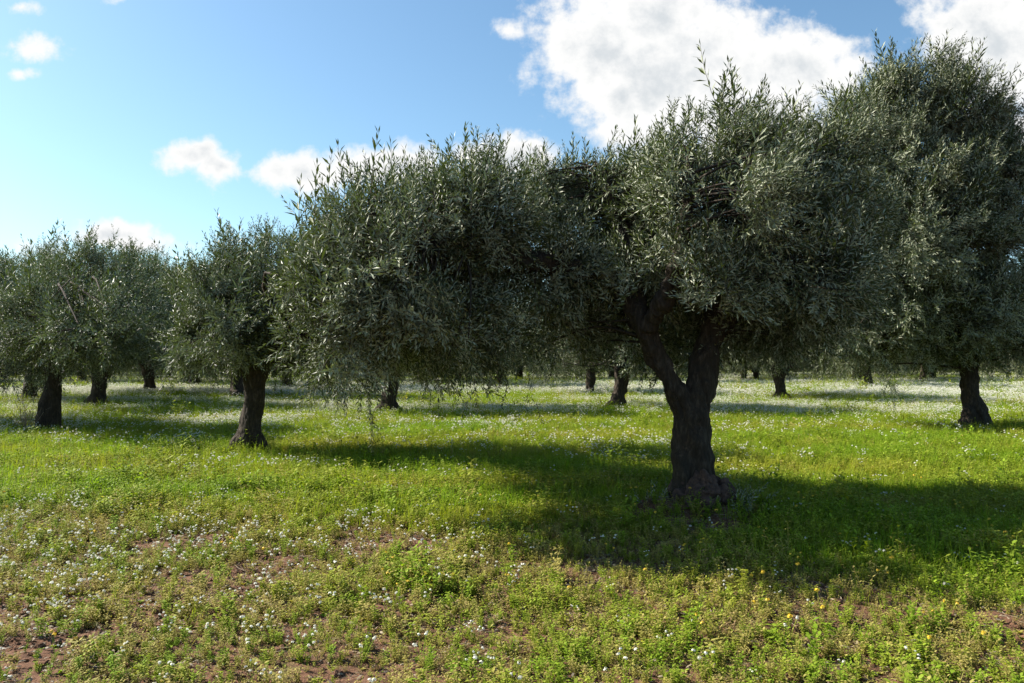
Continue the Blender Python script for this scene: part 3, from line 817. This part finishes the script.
def scatter(name, colln, xy, scl, label, cat):
    n = len(xy)
    z = ground_z(xy[:, 0], xy[:, 1])
    me = bpy.data.meshes.new(name); me.vertices.add(n)
    me.vertices.foreach_set('co', np.column_stack([xy, z]).astype(np.float32).ravel())
    g = np.random.default_rng(n)
    a = me.attributes.new('turn', 'FLOAT_VECTOR', 'POINT')
    a.data.foreach_set('vector', np.column_stack([g.normal(0, .12, n), g.normal(0, .12, n), g.uniform(0, 6.28, n)]).astype(np.float32).ravel())
    a = me.attributes.new('size', 'FLOAT', 'POINT'); a.data.foreach_set('value', scl.astype(np.float32))
    a = me.attributes.new('pick', 'INT', 'POINT'); a.data.foreach_set('value', g.integers(0, len(colln.objects), n).astype(np.int32))
    o = link(name, me)
    ng = bpy.data.node_groups.new(name, 'GeometryNodeTree')
    ng.interface.new_socket('Geometry', in_out='INPUT', socket_type='NodeSocketGeometry')
    ng.interface.new_socket('Geometry', in_out='OUTPUT', socket_type='NodeSocketGeometry')
    i, ou = ng.nodes.new('NodeGroupInput'), ng.nodes.new('NodeGroupOutput')
    ip = ng.nodes.new('GeometryNodeInstanceOnPoints'); ci = ng.nodes.new('GeometryNodeCollectionInfo')
    ci.inputs['Collection'].default_value = colln; ci.inputs['Separate Children'].default_value = True; ci.inputs['Reset Children'].default_value = True
    def attr(nm, ty):
        q = ng.nodes.new('GeometryNodeInputNamedAttribute'); q.data_type = ty; q.inputs['Name'].default_value = nm; return q.outputs['Attribute']
    ng.links.new(i.outputs[0], ip.inputs['Points']); ng.links.new(ci.outputs[0], ip.inputs['Instance'])
    ip.inputs['Pick Instance'].default_value = True
    ng.links.new(attr('pick', 'INT'), ip.inputs['Instance Index'])
    ng.links.new(attr('turn', 'FLOAT_VECTOR'), ip.inputs['Rotation'])
    ng.links.new(attr('size', 'FLOAT'), ip.inputs['Scale'])
    ng.links.new(ip.outputs[0], ou.inputs[0])
    md = o.modifiers.new('scatter', 'NODES'); md.node_group = ng
    return tag(o, label, cat, None, 'stuff')

def wedge(n, y0, y1, seed, spread=0.80):
    """points spread evenly over the part of the field in front of the camera"""
    g = np.random.default_rng(seed)
    side = 2.4 if y0 < 20 else 1.0
    n = int(n * (1 + 2 * side / (spread * (y0 + y1))))
    y = np.sqrt(g.uniform(y0 * y0, y1 * y1, n)); x = g.uniform(-1, 1, n) * (y * spread + side)
    return np.column_stack([x, y]), g

def fields(xy):
    x, y = xy[:, 0], xy[:, 1]
    big = n2(x, y, .45, 71, 3); fine = n2(x, y, 1.6, 72, 2)
    # lush grows in the half shade under and behind the trees, thin on the bare ground in front
    lush = sstep(5.6, 9.0, y + (big - .5) * 9 + np.clip(x, -3, 3) * .5)
    bare = sstep(.52, .66, fine * .55 + big * .45)
    return lush, bare, big, fine

xs, ss, gxs, gss, yx, ys = [], [], [], [], [], []
for (y0, y1, dens_w, dens_g, sz, sd) in ((3.2, 10, 640, 240, 1.0, 1), (10, 20, 260, 150, 1.0, 2), (20, 36, 60, 62, 1.35, 3), (36, 75, 16, 18, 2.0, 4)):
    A = .8 * (y1 * y1 - y0 * y0)
    xy, g = wedge(int(A * dens_w), y0, y1, sd)
    lush, bare, big, fine = fields(xy)
    keep = g.random(len(xy)) < np.clip(.86 + .4 * lush - .88 * bare * (1 - lush * .8), .22, 1)
    yl = g.random(len(xy)) < np.clip(.92 - .78 * lush + (fine - .5) * .6 + (big - .5) * .8, .08, .95)
    s = sz * g.uniform(.45, 1.2, len(xy)) * (.8 + .35 * lush) * (.65 + .8 * n2(xy[:, 0], xy[:, 1], 1.3, 74, 2)) * np.where(g.random(len(xy)) < .04, 1.7, 1.0)
    k = keep & ~yl; xs.append(xy[k]); ss.append(s[k])
    k = keep & yl; yx.append(xy[k]); ys.append(s[k])
    xy, g = wedge(int(A * dens_g), y0, y1, sd + 20)
    lush, bare, big, fine = fields(xy)
    keep = g.random(len(xy)) < np.clip(lush * 1.1 - .15 - .3 * bare + .5 * (fine > .6) * lush, .03, 1)
    xy = xy[keep]; gxs.append(xy); gss.append(sz * g.uniform(.6, 1.25, len(xy)) * (.6 + .55 * lush[keep]))
def off_trunk(xy, s):
    k = np.hypot(xy[:, 0] - 1.94, xy[:, 1] - 8.4) > .34
    q = np.hypot((xy[:, 0] - 1.8) / 1.2, xy[:, 1] - 7.85)
    k &= (q > .62) | (np.random.default_rng(len(xy)).random(len(xy)) < .16)
    return xy[k], s[k]
scatter('weeds', C_WEED, *off_trunk(np.concatenate(xs), np.concatenate(ss)), 'low leafy green and yellowish weeds covering the grove floor', 'weeds')
scatter('yellowing_weeds', C_WEEDY, *off_trunk(np.concatenate(yx), np.concatenate(ys)), 'low yellowing and withered weeds on the thinner soil in front', 'weeds')
scatter('grass', C_GRASS, *off_trunk(np.concatenate(gxs), np.concatenate(gss)), 'bright green grass growing in the half shade of the olive trees', 'grass')

fx, fs = [], []
for (y0, y1, dn, sz, sd) in ((3.3, 10, 62, .8, 51), (10, 14, 30, 1.1, 52), (14, 30, 160, 1.2, 53), (30, 75, 95, 1.75, 54)):
    A = .8 * (y1 * y1 - y0 * y0)
    xy, g = wedge(int(A * dn), y0, y1, sd)
    x, y = xy[:, 0], xy[:, 1]; big = n2(x, y * 2.2, .16, 91, 3); fine = n2(x, y, .9, 92, 2)
    if y1 <= 10:
        pr = .62 * sstep(.2, -2.0, x + (fine - .5) * 2.6) * sstep(3.8, 5.6, y) * sstep(10.2, 7.8, y) * sstep(.25, .55, fine) + .09
    elif y1 <= 14:
        pr = .06 + .5 * sstep(.52, .66, fine) * sstep(.5, .6, big)
    else:
        pr = (.08 + .92 * sstep(.40, .54, big) * sstep(.25, .5, fine)) * (.08 + .92 * sstep(14, 23, y + (n2(x, y, .3, 95, 2) - .5) * 16))
    k = g.random(len(xy)) < pr
    fx.append(xy[k]); fs.append(sz * g.uniform(.7, 1.25, k.sum()))
scatter('white_flowers', C_WHITE, *off_trunk(np.concatenate(fx), np.concatenate(fs)), 'small white wildflowers in drifts across the grass', 'wildflowers')
xy, g = wedge(420, 4.2, 10, 61); k = g.random(len(xy)) < np.where(xy[:, 0] > .3, .6, .08)
scatter('yellow_flowers', C_YELLOW, xy[k], g.uniform(.7, 1.2, k.sum()), 'scattered small yellow wildflowers in the right foreground', 'wildflowers')

def clod(rng):
    bm = bmesh.new(); bmesh.ops.create_icosphere(bm, subdivisions=2, radius=.018)
    v = np.array([q.co[:] for q in bm.verts]); bm.verts.index_update(); t = np.array([[q.index for q in f.verts] for f in bm.faces]); bm.free()
    o = rng.uniform(0, 50, 3); v = v * (0.55 + .9 * vnoise(v * 75 + o, 5) + .5 * (vnoise(v * 200 + o, 6) - .5))[:, None] * np.array([1, 1, .75])
    b = Bag(); b.add(v, t); return b
def litter(rng):
    b = Bag()
    for k in range(4):
        a = rng.uniform(0, 6.28); L = rng.uniform(.03, .11); p = np.append(rng.normal(0, .06, 2), .006)
        e = p + np.array([math.cos(a), math.sin(a), rng.uniform(-.05, .25)]) * L
        v, t = tube([[*p, .0016], [*((p + e) / 2 + rng.normal(0, .006, 3)), .0014], [*e, .0008]], 3, False); b.add(v, t)
    for k in range(5):
        a = rng.uniform(0, 6.28); leaflet(b, np.append(rng.normal(0, .08, 2), .008), np.array([math.cos(a), math.sin(a), rng.uniform(-.05, .3)]), np.array([rng.normal(0, .4), rng.normal(0, .4), 1.0]), rng.uniform(.03, .06), .011)
    return b
C_CLOD = coll('soil_clods', [clod(rp) for k in range(6)], [M_SOIL])
C_LITTER = coll('dry_litter', [litter(rp) for k in range(5)], [M_DRY])
xy, g = wedge(16000, 3.2, 9.5, 81); k = (g.random(len(xy)) < .25 + .75 * fields(xy)[1])
scatter('soil_clods', C_CLOD, xy[k], .35 + 1.6 * g.random(k.sum()) ** 4, 'reddish brown clods of soil between the foreground weeds', 'soil')
xy, g = wedge(5000, 3.2, 10, 82)
scatter('dry_litter', C_LITTER, xy, g.uniform(.6, 1.2, len(xy)), 'dry stalks and fallen leaves lying between the weeds', 'litter')

# ---- dry twiggy shrub beside the far left trunk
bb = base_at(27, 433); bb[2] = gz(bb[0], bb[1])
bag = Bag(); g = np.random.default_rng(12)
for k in range(26):
    a = g.uniform(0, 6.28); ln = g.uniform(.35, .85); le = g.uniform(.2, .9)
    tip = np.array([math.cos(a) * le, math.sin(a) * le, 1.0]) * ln; mid = tip * .5 + g.normal(0, .03, 3)
    v, t = tube([[0, 0, -.02, .008], [*mid, .005], [*tip, .002]], 4, False); bag.add(v, t)
    for q in range(3):
        e = mid + (tip - mid) * g.uniform(0, .7); v, t = tube([[*e, .003], [*(e + g.normal(0, .09, 3) + [0, 0, .12]), .0015]], 3, False); bag.add(v, t)
o = link('dry_shrub', bag.mesh('dry_shrub', [M_DRY])); o.location = bb
tag(o, 'bare dry twiggy shrub beside the stepped olive trunk at the left edge', 'shrub')
